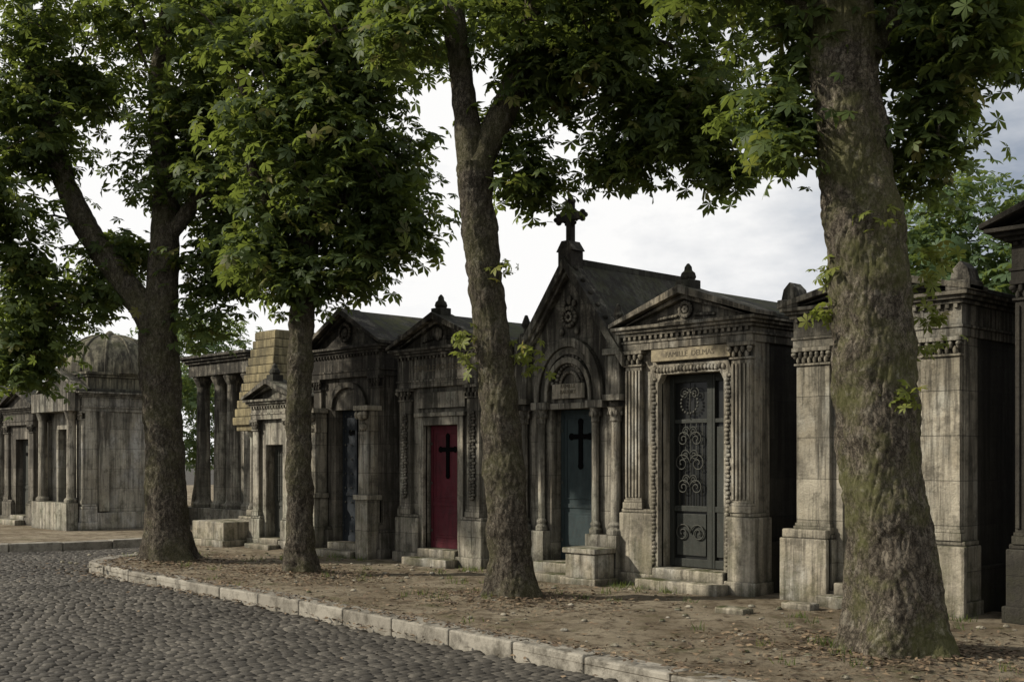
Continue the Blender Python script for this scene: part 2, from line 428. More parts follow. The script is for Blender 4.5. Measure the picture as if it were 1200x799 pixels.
# --- neo-gothic chapel with steep gable
x0, x1, xc = -3.90, -2.02, -2.96
E = empty('gothic_mausoleum', (xc, 0, 0))
B = Part()
pts = [(x0, -.15), (xc-.37, -.15), (xc-.37, 2.28), (xc+.37, 2.28), (xc+.37, -.15), (x1, -.15), (x1, 2.9), (xc, 4.15), (x0, 2.9)]
B.prism(pts, 0, .3); B.prism([(x0, -.15), (x1, -.15), (x1, 2.9), (xc, 4.15), (x0, 2.9)], .3, 2.3)
B.make('walls', M['greyj'], E, .008)
P = Part()
def archpts(hw, zs, h, n=14):
    return [(xc+hw*math.cos(math.pi*(1-i/n)), zs+h*max(0, math.sin(math.pi*i/n))**.85 if 0 < i < n else zs) for i in range(n+1)]
P.ring(archpts(.62, 2.38, .86), archpts(.53, 2.38, .74), -.1, .02)
P.ring(archpts(.53, 2.38, .74), archpts(.46, 2.38, .64), -.06, .02)
P.ring(archpts(.44, 2.38, .6), archpts(.385, 2.38, .52), -.085, .02)
P.box(-.66+xc, -.36+xc, -.12, .01, 2.28, 2.38); P.box(.36+xc, .66+xc, -.12, .01, 2.28, 2.38)
P.box(xc-.36, xc+.36, -.05, .05, 2.28, 2.36)
P.make('arch_mouldings', M['grey'], E, .006)
P = Part()
for i in range(15):
    a = math.pi*(i+.5)/15
    for rr, zq, s in ((.33, .43, .034), (.25, .31, .03), (.17, .2, .028)):
        P.blob(xc+rr*math.cos(a), -.02, 2.62+zq*math.sin(a)*.95-.03, s, .03, s)
wreath(P, xc, -.05, 3.52, .12, 14, .028); wreath(P, xc, -.05, 3.52, .05, 8, .022)
for sx in (-1, 1): P.blob(xc+sx*.14, -.04, 3.33, .04, .03, .06); P.blob(xc+sx*.09, -.04, 3.7, .035, .03, .05)
P.blob(xc, -.04, 3.75, .04, .03, .07)
P.make('carved_tympanum', M['grey'], E, 0, True)
P = Part(); P.box(xc-.3, xc+.3, -.06, .02, 2.42, 2.62); P.make('name_plate', M['tan'], E, .005)
text('FAMILLE\nBAUDRY', xc, -.062, 2.545, .075, M['letter'], E)
P = Part()
for a, b in ((x0-.03, x0+.2), (x1-.2, x1+.03)):
    P.box(a, b, -.13, .02, 2.36, 2.95); P.box(a-.03, b+.03, -.17, .02, 2.36, 2.44); P.box(a-.03, b+.03, -.17, .3, 2.95, 3.03)
    P.prism([(a, 3.03), (b, 3.03), (b, 3.2), ((a+b)/2, 3.36), (a, 3.2)], -.13, .12)
    P.lathe((a+b)/2, -.01, [(.06, 3.3), (.035, 3.42), (.07, 3.48), (.05, 3.54), (.02, 3.62)], 10)
for cx in (x0+.085, x1-.085, xc-.5, xc+.5):
    r = .07 if abs(cx-xc) > .6 else .05; cy = -.06
    P.lathe(cx, cy, [(r*1.7, .62), (r*1.7, .68), (r*1.2, .71), (r*1.45, .75), (r, .79), (r*.92, 2.08), (r*1.2, 2.1), (r*1.1, 2.13), (r*1.6, 2.27), (r*1.9, 2.28)], 16)
    for i in range(8):
        a = i*.785; P.blob(cx+r*1.35*math.cos(a), cy+r*1.35*math.sin(a), 2.2, .022, .022, .04)
P.box(x0-.04, x0+.27, -.2, .05, -.15, .62); P.box(x1-.27, x1+.04, -.2, .05, -.15, .62)
P.box(xc-.62, xc-.39, -.15, .05, -.15, .619); P.box(xc+.39, xc+.62, -.15, .05, -.15, .619)
P.box(x0-.05, xc-.39, -.22, .04, -.15, .2); P.box(xc+.39, x1+.05, -.22, .04, -.15, .2)
P.make('columns_and_pinnacles', M['grey'], E, .006)
R = Part()
def rake(P, off, th, y0, y1, ovx):
    sl = 1.25/.94
    P.prism([(x0-ovx, 2.9-ovx*sl+off), (xc, 4.15+off), (x1+ovx, 2.9-ovx*sl+off), (x1+ovx-.0, 2.9-ovx*sl+off-th), (xc, 4.15+off-th), (x0-ovx, 2.9-ovx*sl+off-th)], y0, y1)
rake(R, .13, .13, .12, 2.36, .1)
R.box(xc-.04, xc+.04, .2, 2.38, 4.23, 4.32)
R.make('steep_roof', M['roofst'], E, .008)
R = Part(); rake(R, .18, .16, -.16, .13, .1); rake(R, .03, .08, -.1, .02, -.02)
for sx in (-1, 1):
    for i in range(7):
        t = (i+.7)/7.6; px = xc+sx*1.0*(1-t); pz = 2.93+t*1.33; R.blob(px+sx*.02, -.05, pz+.06, .03, .045, .035)
R.make('gable_coping', M['grey'], E, .006)
C = Part(); C.box(xc-.12, xc+.12, -.13, .11, 4.15, 4.4); C.prism([(xc-.16, 4.4), (xc+.16, 4.4), (xc+.06, 4.54), (xc-.06, 4.54)], -.13, .11)
stone_cross(C, xc, -.01, 4.52, .56, .44, .045)
C.make('gable_cross', M['dark'], E, .004)
door(E, xc-.37, xc+.37, .22, 2.28, .2, M['teal'])
S = Part(); S.box(xc-.4, xc+.4, -.32, .26, -.15, .22); S.box(xc-.75, xc+.55, -.6, -.325, -.15, .1); S.make('steps', M['tan'], E, .012)
F = Part(); F.box(-2.5, -1.99, -.6, -.225, -.15, .4); F.box(-2.53, -1.96, -.63, -.222, .4, .47); F.box(-2.55, -1.94, -.65, -.223, -.15, .09)
F.make('pedestal', M['tan'], E, .014)

# --- chapel with red door
E = chapel('mausoleum', -6.62, -4.72, 3.30, 3.82, (-6.04, -5.24, .24, 2.12), 'greyj', 2.1, .78, .27, 2.70, False, side='dark')  # side stone darkened: soot and painted-in shade together
P = Part()
for xx in (-6.46, -4.88): garland(P, xx, -.085, 1.0, 2.3, .15)
P.blob(-5.67, -.06, 3.5, .1, .03, .11)
for sx in (-1, 1):
    for i in range(5): P.blob(-5.67+sx*(.14+i*.06), -.05, 3.44-i*.008, .035, .02, .03)
P.make('garlands', M['grey'], E, 0, True)
P = Part()
P.ring([(-6.16, .24), (-6.16, 2.25), (-5.12, 2.25), (-5.12, .24)], [(-6.04, .24), (-6.04, 2.12), (-5.24, 2.12), (-5.24, .24)], -.05, .04)
P.box(-6.22, -5.06, -.09, .02, 2.25, 2.31); P.box(-6.2, -5.08, -.045, .03, 2.38, 2.62)
P.make('door_surround', M['grey'], E, .006)
text('FAMILLE ROUSSEL', -5.67, -.082, 2.985, .14, M['letter'], E)
door(E, -6.04, -5.24, .24, 2.12, .12, M['red'])
P = Part()
for xx in (-6.66, -4.68): finial(P, xx, 0, 3.36, .22)
P.make('acroteria', M['grey'], E, .006)

# --- dark chapel with blue door, consoles
E = chapel('mausoleum', -8.98, -7.1, 3.45, 4.10, (-8.42, -7.62, .22, 2.42), 'dark', 2.2, .5, .22, 2.95, False, fin=False)
P = Part()
for a, b in ((-8.93, -8.6), (-7.45, -7.12)):
    P.box(a, b, -.3, -.02, -.15, .95); P.box(a+.03, b-.03, -.26, -.02, .95, 2.05); P.box(a-.03, b+.03, -.33, -.02, .95, 1.03)
    P.box(a-.02, b+.02, -.33, -.02, 2.38, 2.46)
    P.box(a+.02, b-.02, -.25, -.02, 2.05, 2.38)
    P.blob((a+b)/2, -.27, 2.3, .12, .09, .08); P.blob((a+b)/2, -.24, 2.12, .1, .07, .07)
    for s in (-1, 1): P.blob((a+b)/2+s*.1, -.3, 2.31, .04, .06, .07)
P.make('console_pillars', M['tanj'], E, .01)
P = Part()
def ap(hw, h): return [(-8.02+hw*math.cos(math.pi*(1-i/12)), 2.46+h*math.sin(math.pi*i/12)) for i in range(13)]
P.ring(ap(.52, .42), ap(.43, .33), -.06, .02); wreath(P, -8.04, -.08, 3.70, .14, 16, .03)
P.blob(-8.04, -.07, 3.70, .08, .03, .08)
P.make('arch_and_wreath', M['dark'], E, .005)
door(E, -8.42, -7.62, .22, 2.42, .16, M['blue'], True, False, True)
P = Part()
for i in range(9):
    for j in range(2):
        for s in (-1, 1): P.blob(-8.02+s*(.1+.17*j+.03), .14, .4+i*.24, .016, .012, .016)
P.make('door_studs', M['iron'], E)

# --- small chapel with grille door
E = chapel('mausoleum', -10.95, -9.62, 2.68, 3.05, (-10.58, -10.03, .18, 1.86), 'grey', 1.9, .6, .2, 2.32, False)
door(E, -10.58, -10.03, .18, 1.86, .2, M['iron'], False, True)
P = Part()
for i in range(6): xx = -10.50+i*.083; P.tube([(xx, .17, .85), (xx, .17, 1.8)], .008, 5)
for i in range(5): P.tube([(-10.52, .17, .95+i*.18), (-10.09, .17, .95+i*.18)], .006, 5)
P.make('grille', M['iron'], E)

# --- tomb canopy with steep lichen-covered stone roof
ox, oy = .02, .75
E = empty('tomb_canopy', (-11.9+ox, .6+oy, 0))
P = Part(); P.box(-12.3, -11.15, -1.3, -.36, -.15, .45); P.box(-12.35, -11.1, -1.35, 1.25, -.15, .12); P.box(-12.25, -11.15, -.345, 1.2, -.15, .5); P.box(-12.2, -11.2, -.2, 1.1, .5, .62)
P.v = [(x+ox, y+oy, z) for x, y, z in P.v]; P.make('base', M['tan'], E, .015)
P = Part()
for xx in (-12.1, -11.3):
    for yy in (-.1, 1.0): P.lathe(xx, yy, [(.1, .62), (.1, .68), (.065, .74), (.055, 2.0), (.09, 2.1), (.11, 2.15)], 14)
P.box(-12.1, -11.3, .2, .7, .62, .95)
P.v = [(x+ox, y+oy, z) for x, y, z in P.v]; P.make('posts_and_tomb', M['grey'], E, .008)
P = Part()
P.box(-12.35, -11.1, -.32, 1.25, 2.15, 2.26)
for i in range(11):
    s = .34*i/11; a = .165
    P.box(-12.40+s, -11.05-s, -.38+s, 1.30-s, 2.26+i*a, 2.26+(i+1)*a-.014)
    P.box(-12.36+s, -11.09-s, -.34+s, 1.26-s, 2.26+(i+1)*a-.02, 2.26+(i+1)*a+.008)
P.v = [(x+ox, y+oy, z) for x, y, z in P.v]; P.make('stepped_roof', M['mossroof'], E, .02)

# --- domed mausoleum
E = chapel('domed_mausoleum', -20.4, -18.2, 3.15, 3.15, (-19.7, -18.9, .2, 2.3), 'pale', 2.2, .6, .3, 2.7, False)
door(E, -19.7, -18.9, .2, 2.3, .2, M['iron'], True)
P = Part()
P.box(-20.3, -18.3, .1, 2.1, 3.15, 3.5); cornice(P, -20.3, -18.3, .1, 2.1, 3.5, 3.62, .08, 2)
prof = [(1.14*math.cos(a)**.8, 3.6+.98*math.sin(a)) for a in [i*math.pi/2/12 for i in range(12)]]+[(.1, 4.59), (.1, 4.64), (.03, 4.70)]
P.lathe(-19.3, 1.1, prof, 28)
for i in range(12):
    a = 6.2832*i/12
    P.tube([(-19.3+1.14*math.cos(b)**.8*math.cos(a), 1.1+1.14*math.cos(b)**.8*math.sin(a), 3.61+.98*math.sin(b)) for b in [j*1.45/8 for j in range(9)]], .03, 6)
P.make('dome', M['dome'], E, .006)
P = Part(); P.prism([(-20.2, 3.15), (-19.3, 3.62), (-18.4, 3.15)], -.12, .1); chevron(P, -20.45, -18.15, 3.15, .05, 3.74, .1, -.24, .12)
for xx in (-20.1, -18.5): P.lathe(xx, -.2, [(.16, .6), (.16, .68), (.11, .72), (.1, 2.5), (.15, 2.66), (.17, 2.7)], 16)
P.box(-20.3, -18.3, -.4, -.12, -.15, .6); P.box(-20.35, -18.25, -.38, -.08, 2.7, 3.14)
P.box(-18.21, -18.14, .3, .55, .4, 2.7); P.box(-18.21, -18.14, 1.75, 2.0, .4, 2.7)
P.make('front_pediment_and_columns', M['grey'], E, .01)

E = chapel('mausoleum', -22.9, -21.0, 2.9, 3.4, (-22.3, -21.5, .2, 2.1), 'dark', 2.1, .6, .25, 2.45)
door(E, -22.3, -21.5, .2, 2.1, .2, M['iron'])
E = chapel('mausoleum', -25.3, -23.3, 3.1, 3.6, (-24.6, -23.9, .2, 2.1), 'grey', 2.1, .6, .25, 2.6)
door(E, -24.6, -23.9, .2, 2.1, .2, M['teal'])
# --- portico tomb set back behind
E = empty('portico_mausoleum', (-17.6, 4, 0))
P = Part(); P.box(-19.0, -16.2, 3.0, 6.0, -.15, .4); P.box(-18.9, -16.3, 4.4, 5.9, .4, 3.65)
P.make('cella', M['grey'], E, .01)
P = Part()
for xx in (-18.75, -17.9, -17.3, -16.5):
    P.lathe(xx, 3.3, [(.25, .4), (.25, .5), (.2, .55), (.18, .6), (.155, 3.4), (.2, 3.5), (.25, 3.6), (.25, 3.65)], 18)
P.box(-19.0, -16.2, 3.02, 5.95, 3.65, 3.95); cornice(P, -19.0, -16.2, 3.02, 5.95, 3.95, 4.15, .2)
P.make('columns_and_entablature', M['greyj'], E, .01)

# --- wide chapel behind the right tree
E = chapel('mausoleum', .58, 2.53, 3.30, 3.62, (1.15, 1.95, .25, 2.4), 'tanj', 2.2, .8, .42, 2.85, False, fin=False, side='darker')  # side colour combines black staining with the shade of the unlit face
door(E, 1.15, 1.95, .25, 2.4, .2, M['verd'])
P = Part()
for xx in (.56, 2.55):
    P.box(xx-.13, xx+.13, -.2, .1, 3.3, 3.40); P.prism([(xx-.11, 3.40), (xx+.11, 3.40), (xx+.08, 3.52), (xx, 3.6), (xx-.08, 3.52)], -.15, .08)
P.make('acroteria', M['grey'], E, .01)
P = Part(); P.box(.46, 1.06, -.2, -.135, -.16, .72); P.box(.48, 1.04, -.18, -.07, .72, .82); P.box(2.05, 2.62, -.2, -.135, -.16, .72)
P.make('pilaster_bases', M['tan'], E, .015)
E = chapel('mausoleum', 3.05, 5.1, 3.85, 4.4, (3.7, 4.5, .25, 2.4), 'darker', 2.2, .8, .35, 3.35, True, ov=.22, proj=.2)
door(E, 3.7, 4.5, .25, 2.4, .2, M['blue'])
E = chapel('mausoleum', 5.7, 7.7, 3.3, 3.9, (6.3, 7.1, .25, 2.3), 'grey', 2.2, .8, .3, 2.9)
door(E, 6.3, 7.1, .25, 2.3, .2, M['red'])
for (a, w, ze, za, mt, yo) in ((-14.8+3.3, 1.9, 2.9, 3.3, 'grey', 6.5), (-9.3, 2, 2.9, 3.2, 'dark', 5.2), (-6.4, 1.9, 3.0, 3.45, 'grey', 5.2), (-3.8, 2, 2.7, 3.1, 'tanj', 5.2),
                               (-1.2, 2, 2.9, 3.3, 'grey', 5.2), (1.6, 2, 3.0, 3.4, 'dark', 5.2), (-24, 2.2, 3.1, 3.5, 'grey', 7), (-14.6, 2., 2.8, 3.3, 'dark', 11.5), (-12.4, 2., 3.0, 3.3, 'grey', 11.5), (-17.4, 2., 3.0, 3.4, 'grey', 11.5), (-20.2, 2., 3.0, 3.4, 'dark', 11.5)):
    chapel('mausoleum', a, a+w, ze, za, (a+.6, a+w-.6, .2, 2.1), mt, 2.0, .6, .25, ze-.45, yoff=yo)

# =================================================================== GROUND
def cat(pts, step):
    P = [Vector((*p, 0)) for p in pts]; P = [P[0]*2-P[1]]+P+[P[-1]*2-P[-2]]; out = []
    for i in range(1, len(P)-2):
        n = max(2, int((P[i+1]-P[i]).length/.05))
        for j in range(n):
            t = j/n; p0, p1, p2, p3 = P[i-1:i+3]
            out.append(.5*((2*p1)+(p2-p0)*t+(2*p0-5*p1+4*p2-p3)*t*t+(3*p1-p0-3*p2+p3)*t**3))
    out.append(P[-2])
    res = [out[0]]; acc = 0
    for a, b in zip(out, out[1:]):
        acc += (b-a).length
        if acc >= step: res.append(b); acc = 0
    return res
path1 = [(30, -5.3), (9, -5.05), (2.81, -4.78), (.9, -4.60), (-2.27, -4.32), (-5.05, -4.15), (-8.2, -3.98), (-9.7, -3.72), (-10.35, -3.1), (-10.9, -2.0), (-12.2, -1.2), (-12.7, 0.), (-12.7, 14)]
path2 = [(-13.9, 14), (-13.9, 0), (-13.95, -2), (-14.3, -3.3), (-15.3, -4.2), (-17, -4.6), (-40, -4.8)]
def kerb(name, path, flip):
    pts = cat(path, .92); P = Part(); W = .27
    nm = []
    for i in range(len(pts)):
        t = (pts[min(i+1, len(pts)-1)]-pts[max(i-1, 0)]).normalized(); nm.append(Vector((t.y, -t.x, 0))*flip)
    for i in range(len(pts)-1):
        a, b = pts[i], pts[i+1]; t = (b-a).normalized()*.006; z1 = .03+random.uniform(-.01, .01)
        j = random.uniform(-.012, .012)
        q = [a+t+nm[i]*j, b-t+nm[i+1]*j, b-t+nm[i+1]*W, a+t+nm[i]*W]
        v = [(p.x, p.y, -.25) for p in q]+[(p.x, p.y, z1+random.uniform(-.005, .005)) for p in q]
        P.add(v, [(0, 3, 2, 1), (4, 5, 6, 7), (0, 1, 5, 4), (1, 2, 6, 5), (2, 3, 7, 6), (3, 0, 4, 7)])
    P.make(name, M['kerb'], None, .018)
    return pts
k1 = kerb('kerb', path1, 1); k2 = kerb('kerb', path2, 1)
poly1 = np.array([(p.x, p.y) for p in k1]+[(-12.7, 60), (60, 60), (60, -5.5)])
poly2 = np.array([(p.x, p.y) for p in k2]+[(-60, -4.8), (-60, 60), (-13.9, 60)])
def inside(x, y, poly):
    r = np.zeros(x.shape, bool); n = len(poly); j = n-1
    for i in range(n):
        xi, yi = poly[i]; xj, yj = poly[j]
        if yi != yj:
            c = ((yi > y) != (yj > y)) & (x < (xj-xi)*(y-yi)/(yj-yi)+xi); r ^= c
        j = i
    return r
def fast_mesh(name, V, F, mat, parent=None, smooth=False):
    me = bpy.data.meshes.new(name); V = np.asarray(V, np.float32); F = np.asarray(F, np.int32); n, k2_ = F.shape
    me.vertices.add(len(V)); me.vertices.foreach_set('co', V.ravel())
    me.loops.add(n*k2_); me.loops.foreach_set('vertex_index', F.ravel())
    me.polygons.add(n); me.polygons.foreach_set('loop_start', np.arange(0, n*k2_, k2_, dtype=np.int32))
    if smooth: me.polygons.foreach_set('use_smooth', np.ones(n, bool))
    me.update(calc_edges=True); me.materials.append(mat)
    o = bpy.data.objects.new(name, me); COL.objects.link(o)
    if parent: o.parent = parent
    return o
fast_mesh('ground', [(-800, -800, -.16), (800, -800, -.16), (800, 800, -.16), (-800, 800, -.16)], [(0, 1, 2, 3)], M['soil'])
def flat(name, poly, z, mat):
    me = bpy.data.meshes.new(name); me.from_pydata([(x, y, z) for x, y in poly], [], [list(range(len(poly)))]); me.materials.append(mat)
    bm = bmesh.new(); bm.from_mesh(me); bmesh.ops.recalc_face_normals(bm, faces=bm.faces)
    if bm.faces[:][0].normal.z < 0: bmesh.ops.reverse_faces(bm, faces=bm.faces)
    bm.to_mesh(me); bm.free()
    o = bpy.data.objects.new(name, me); COL.objects.link(o)
flat('dirt_verge', [tuple(p) for p in poly1], -.03, M['dirt']); flat('dirt_verge', [tuple(p) for p in poly2], -.03, M['dirt'])
TREES = [(-8.72, -2.86, .36), (-5.64, -2.55, .24), (-1.67, -2.34, .28), (3.27, -2.79, .42)]
def hz(x, y):
    h = .006+.022*noise.noise(Vector((x*.9, y*.9, 0)))+.014*noise.noise(Vector((x*3.5, y*3.5, 3)))+.008*noise.noise(Vector((x*11, y*11, 5)))
    for tx, ty, r in TREES:
        d = math.hypot(x-tx, y-ty); h += .07*math.exp(-(d/(r*2.2))**2)
    return h
st = .06
gx = np.arange(-14, 8, st); gy = np.arange(-5.3, .6, st)
GX, GY = np.meshgrid(gx, gy, indexing='ij')
Z = np.array([[hz(a, b) for b in gy] for a in gx])
V = np.stack([GX, GY, Z], -1).reshape(-1, 3); ins = inside(GX, GY, poly1)
ny = len(gy); F = []
for i in range(len(gx)-1):
    for j in range(ny-1):
        if ins[i, j] and ins[i+1, j] and ins[i, j+1] and ins[i+1, j+1]: F.append((i*ny+j, (i+1)*ny+j, (i+1)*ny+j+1, i*ny+j+1))
fast_mesh('dirt_path', V, F, M['dirt'], None, True)

# granite setts laid in straight courses across the road
cx, cy, hx, hy = [], [], [], []
X = -27.
while X < 6:
    w = random.uniform(.090, .102); off = random.random()*.15; Y = -11.+off
    while Y < 3:
        L = random.uniform(.10, .15)
        cx.append(X+w/2); cy.append(Y+L/2); hx.append(w/2-.004); hy.append(L/2-.004); Y += L
    X += w
cx, cy, hx, hy = map(np.array, (cx, cy, hx, hy))
cx = cx+.16*np.sin(cy*.5)+.015*np.sin(cy*2.3+cx)
bad = np.zeros(len(cx), bool)
for dx, dy in ((0, 0), (.05, .06), (-.05, .06), (.05, -.06), (-.05, -.06)):
    bad |= inside(cx+dx, cy+dy, poly1) | inside(cx+dx, cy+dy, poly2)
cx, cy, hx, hy = [a[~bad] for a in (cx, cy, hx, hy)]
n = len(cx); sg = np.array([(-1, -1), (1, -1), (1, 1), (-1, 1)])
V = np.zeros((n, 12, 3)); zt = -.108+RNG.normal(0, .0035, n)+.02*np.sin(cx*.8)*np.sin(cy*.9)
tl = RNG.normal(0, .03, (n, 2)); jit = RNG.normal(0, .0022, (n, 4, 2))
for lev, (ins_, dz) in enumerate(((0., -.06), (.002, -.014), (.015, 0.))):
    for q in range(4):
        x = sg[q, 0]*(hx-ins_)+jit[:, q, 0]; y = sg[q, 1]*(hy-ins_)+jit[:, q, 1]
        V[:, lev*4+q, 0] = cx+x; V[:, lev*4+q, 1] = cy+y; V[:, lev*4+q, 2] = zt+dz+tl[:, 0]*x+tl[:, 1]*y
f0 = [(8, 9, 10, 11)]
for lev in (0, 1):
    for q in range(4): f0.append((lev*4+q, lev*4+(q+1) % 4, lev*4+4+(q+1) % 4, lev*4+4+q))
f0 = np.array(f0); F = (f0[None]+(np.arange(n)*12)[:, None, None]).reshape(-1, 4)
fast_mesh('cobblestone_road', V.reshape(-1, 3), F, M['sett'])

def dead_leaves(n):
    pts = []
    while len(pts) < n:
        r = random.random()
        if r < .58:
            t = random.choice(TREES); a = random.random()*6.28; d = abs(random.gauss(0, .65))+t[2]*.9
            x, y = t[0]+d*math.cos(a)*1.3, t[1]+d*math.sin(a)
        elif r < .7:
            x = random.uniform(-9, 5); y = -4.1-.13*(x+5)*.4+random.gauss(0, .12)
        else:
            x = random.uniform(-12, 6); y = random.uniform(-6, -.1)
            if y < -4.4 and random.random() < .85: continue
            if noise.noise(Vector((x*.8, y*.8, 9))) < random.uniform(-.1, .4): continue
        pts.append((x, y))
    A = np.array(pts); ins1 = inside(A[:, 0], A[:, 1], poly1)
    V = []; F = []
    for (x, y), i1 in zip(pts, ins1):
        if y > -.02 and x < 5.5 and x > -11: continue
        z = (max(hz(x, y), -.02)+.008) if i1 else -.095
        if i1 and abs(y+4.3) < .5: z = max(z, .035)
        s = random.uniform(.012, .042); a = random.random()*6.28; c, sn = math.cos(a), math.sin(a); o = len(V)
        for u, v in ((-1, 0), (0, .42), (1.1, 0), (0, -.42)):
            V.append((x+s*(u*c-v*sn), y+s*(u*sn+v*c), z+random.uniform(0, .022)))
        F.append((o, o+1, o+2, o+3))
    fast_mesh('fallen_leaves', V, F, M['dead'])
dead_leaves(9500)
P = Part()
for i in range(420):
    x = random.uniform(-11, 5); y = random.uniform(-4.2, -.5); s = random.choice((.01, .015, .02, .035))
    P.blob(x, y, hz(x, y)+s*.2, s*random.uniform(.8, 1.4), s, s*.6)
P.make('scattered_stones', M['tan'])
V = []; F = []
for i in range(300):
    x = random.uniform(-10.5, 5.5); y = random.choice((random.uniform(-3.9, -.5), random.uniform(-.5, -.18)))
    if noise.noise(Vector((x*.7, y*.7, 4))) < -.02: continue
    for j in range(14):
        a = random.random()*6.28; h = random.uniform(.03, .09); bx = x+random.gauss(0, .05); by = y+random.gauss(0, .05); z = hz(bx, by)-.005; o = len(V)
        c, s = math.cos(a)*.005, math.sin(a)*.005; lx, ly = random.gauss(0, .025), random.gauss(0, .025)
        V += [(bx-c, by-s, z), (bx+c, by+s, z), (bx+lx+c*.3, by+ly+s*.3, z+h), (bx+lx-c*.3, by+ly-s*.3, z+h)]; F.append((o, o+1, o+2, o+3))
fast_mesh('grass_tufts', V, F, M['leaf'])
for sx, sy in ((1.0, -.65), (.75, -1.5)):
    P = Part(); P.box(sx-.16, sx+.2, sy-.1, sy+.1, -.02, .07); o = P.make('stone_slab', M['tan'], None, .02)

# =================================================================== TREES
CY = math.radians(46.17)
def limb(P_, R_, seg, step, amp, flare=0., seed=0):
    P = [Vector(p) for p in P_]; P = [P[0]*2-P[1]]+P+[P[-1]*2-P[-2]]; R = [R_[0]]+list(R_)+[R_[-1]]
    C = []
    for i in range(1, len(P)-2):
        n = max(2, int((P[i+1]-P[i]).length/step))
        for j in range(n+(i == len(P)-3)):
            t = j/n; p0, p1, p2, p3 = P[i-1:i+3]
            C.append((.5*((2*p1)+(p2-p0)*t+(2*p0-5*p1+4*p2-p3)*t*t+(3*p1-p0-3*p2+p3)*t**3), R[i]+(R[i+1]-R[i])*t))
    V = []; F = []
    for i, (c, r) in enumerate(C):
        t = (C[min(i+1, len(C)-1)][0]-C[max(i-1, 0)][0]).normalized()
        a = t.cross(Vector((0, 1, .05))).normalized(); b = t.cross(a).normalized()
        for k_ in range(seg):
            th = 6.28318*k_/seg; d = a*math.cos(th)+b*math.sin(th)
            rr = r
            if flare:
                e = math.exp(-max(c.z, 0)/.28); rr *= 1+flare*e*(1+.45*math.sin(5*th+seed)+.25*math.sin(3*th+2*seed))
                rr *= 1+.035*math.sin(3*th+c.z*.8+seed)
            q = c+d*rr; s3 = Vector((seed*7.1, 0, 0))
            rr += amp*2.4*noise.noise(q*3+s3)+amp*1.1*noise.noise(q*7+s3)
            w = Vector((q.x*18, q.y*18, q.z*6))+s3
            rr -= amp*1.3*max(0, .32-abs(noise.noise(w)))*2; rr += amp*.6*noise.noise(w*2.5)
            V.append(tuple(c+d*rr))
    for i in range(len(C)-1):
        for k_ in range(seg):
            m = (k_+1) % seg; F.append((i*seg+k_, i*seg+m, (i+1)*seg+m, (i+1)*seg+k_))
    return V, F, [c for c, r in C]

LA = np.array([-2.15, -1.3, -.45, .4, 1.25, 2.1]); LL = np.array([.68, .88, 1.02, 1., .86, .64])
def leaves(name, C, sig, per, size, mat, parent, up=1.0):
    N = len(C)*per
    base = np.repeat(C, per, 0)
    off = RNG.normal(0, 1, (N, 3))*np.array(sig); pos = base+off
    pos[:, 2] -= .12*np.linalg.norm(off[:, :2], axis=1)
    nrm = RNG.normal(0, .42, (N, 3))+np.array([0, 0, up]); nrm[:, :2] += off[:, :2]/max(sig[0], .01)*.32
    nrm /= np.linalg.norm(nrm, axis=1)[:, None]
    rnd = RNG.normal(0, 1, (N, 3)); t = rnd-(rnd*nrm).sum(1)[:, None]*nrm; t /= np.linalg.norm(t, axis=1)[:, None]
    b = np.cross(nrm, t); S = size*RNG.uniform(.65, 1.25, N)
    V = np.zeros((N, 19, 3)); V[:, 0] = pos
    F = []
    for k_ in range(6):
        L = (S*LL[k_])[:, None]; ca, sa = math.cos(LA[k_]), math.sin(LA[k_])
        d = ca*t+sa*b; sd = -sa*t+ca*b; dr = RNG.uniform(.15, .6, (N, 1))
        V[:, 1+3*k_] = pos+d*L*.64+sd*L*.22-nrm*L*.62*dr*.35-nrm*L*.05
        V[:, 2+3*k_] = pos+d*L-nrm*L*dr
        V[:, 3+3*k_] = pos+d*L*.64-sd*L*.22-nrm*L*.62*dr*.35-nrm*L*.05
        F.append((0, 1+3*k_, 2+3*k_, 3+3*k_))
    F = (np.array(F)[None]+(np.arange(N)*19)[:, None, None]).reshape(-1, 4)
    return fast_mesh(name, V.reshape(-1, 3), F, mat, parent)

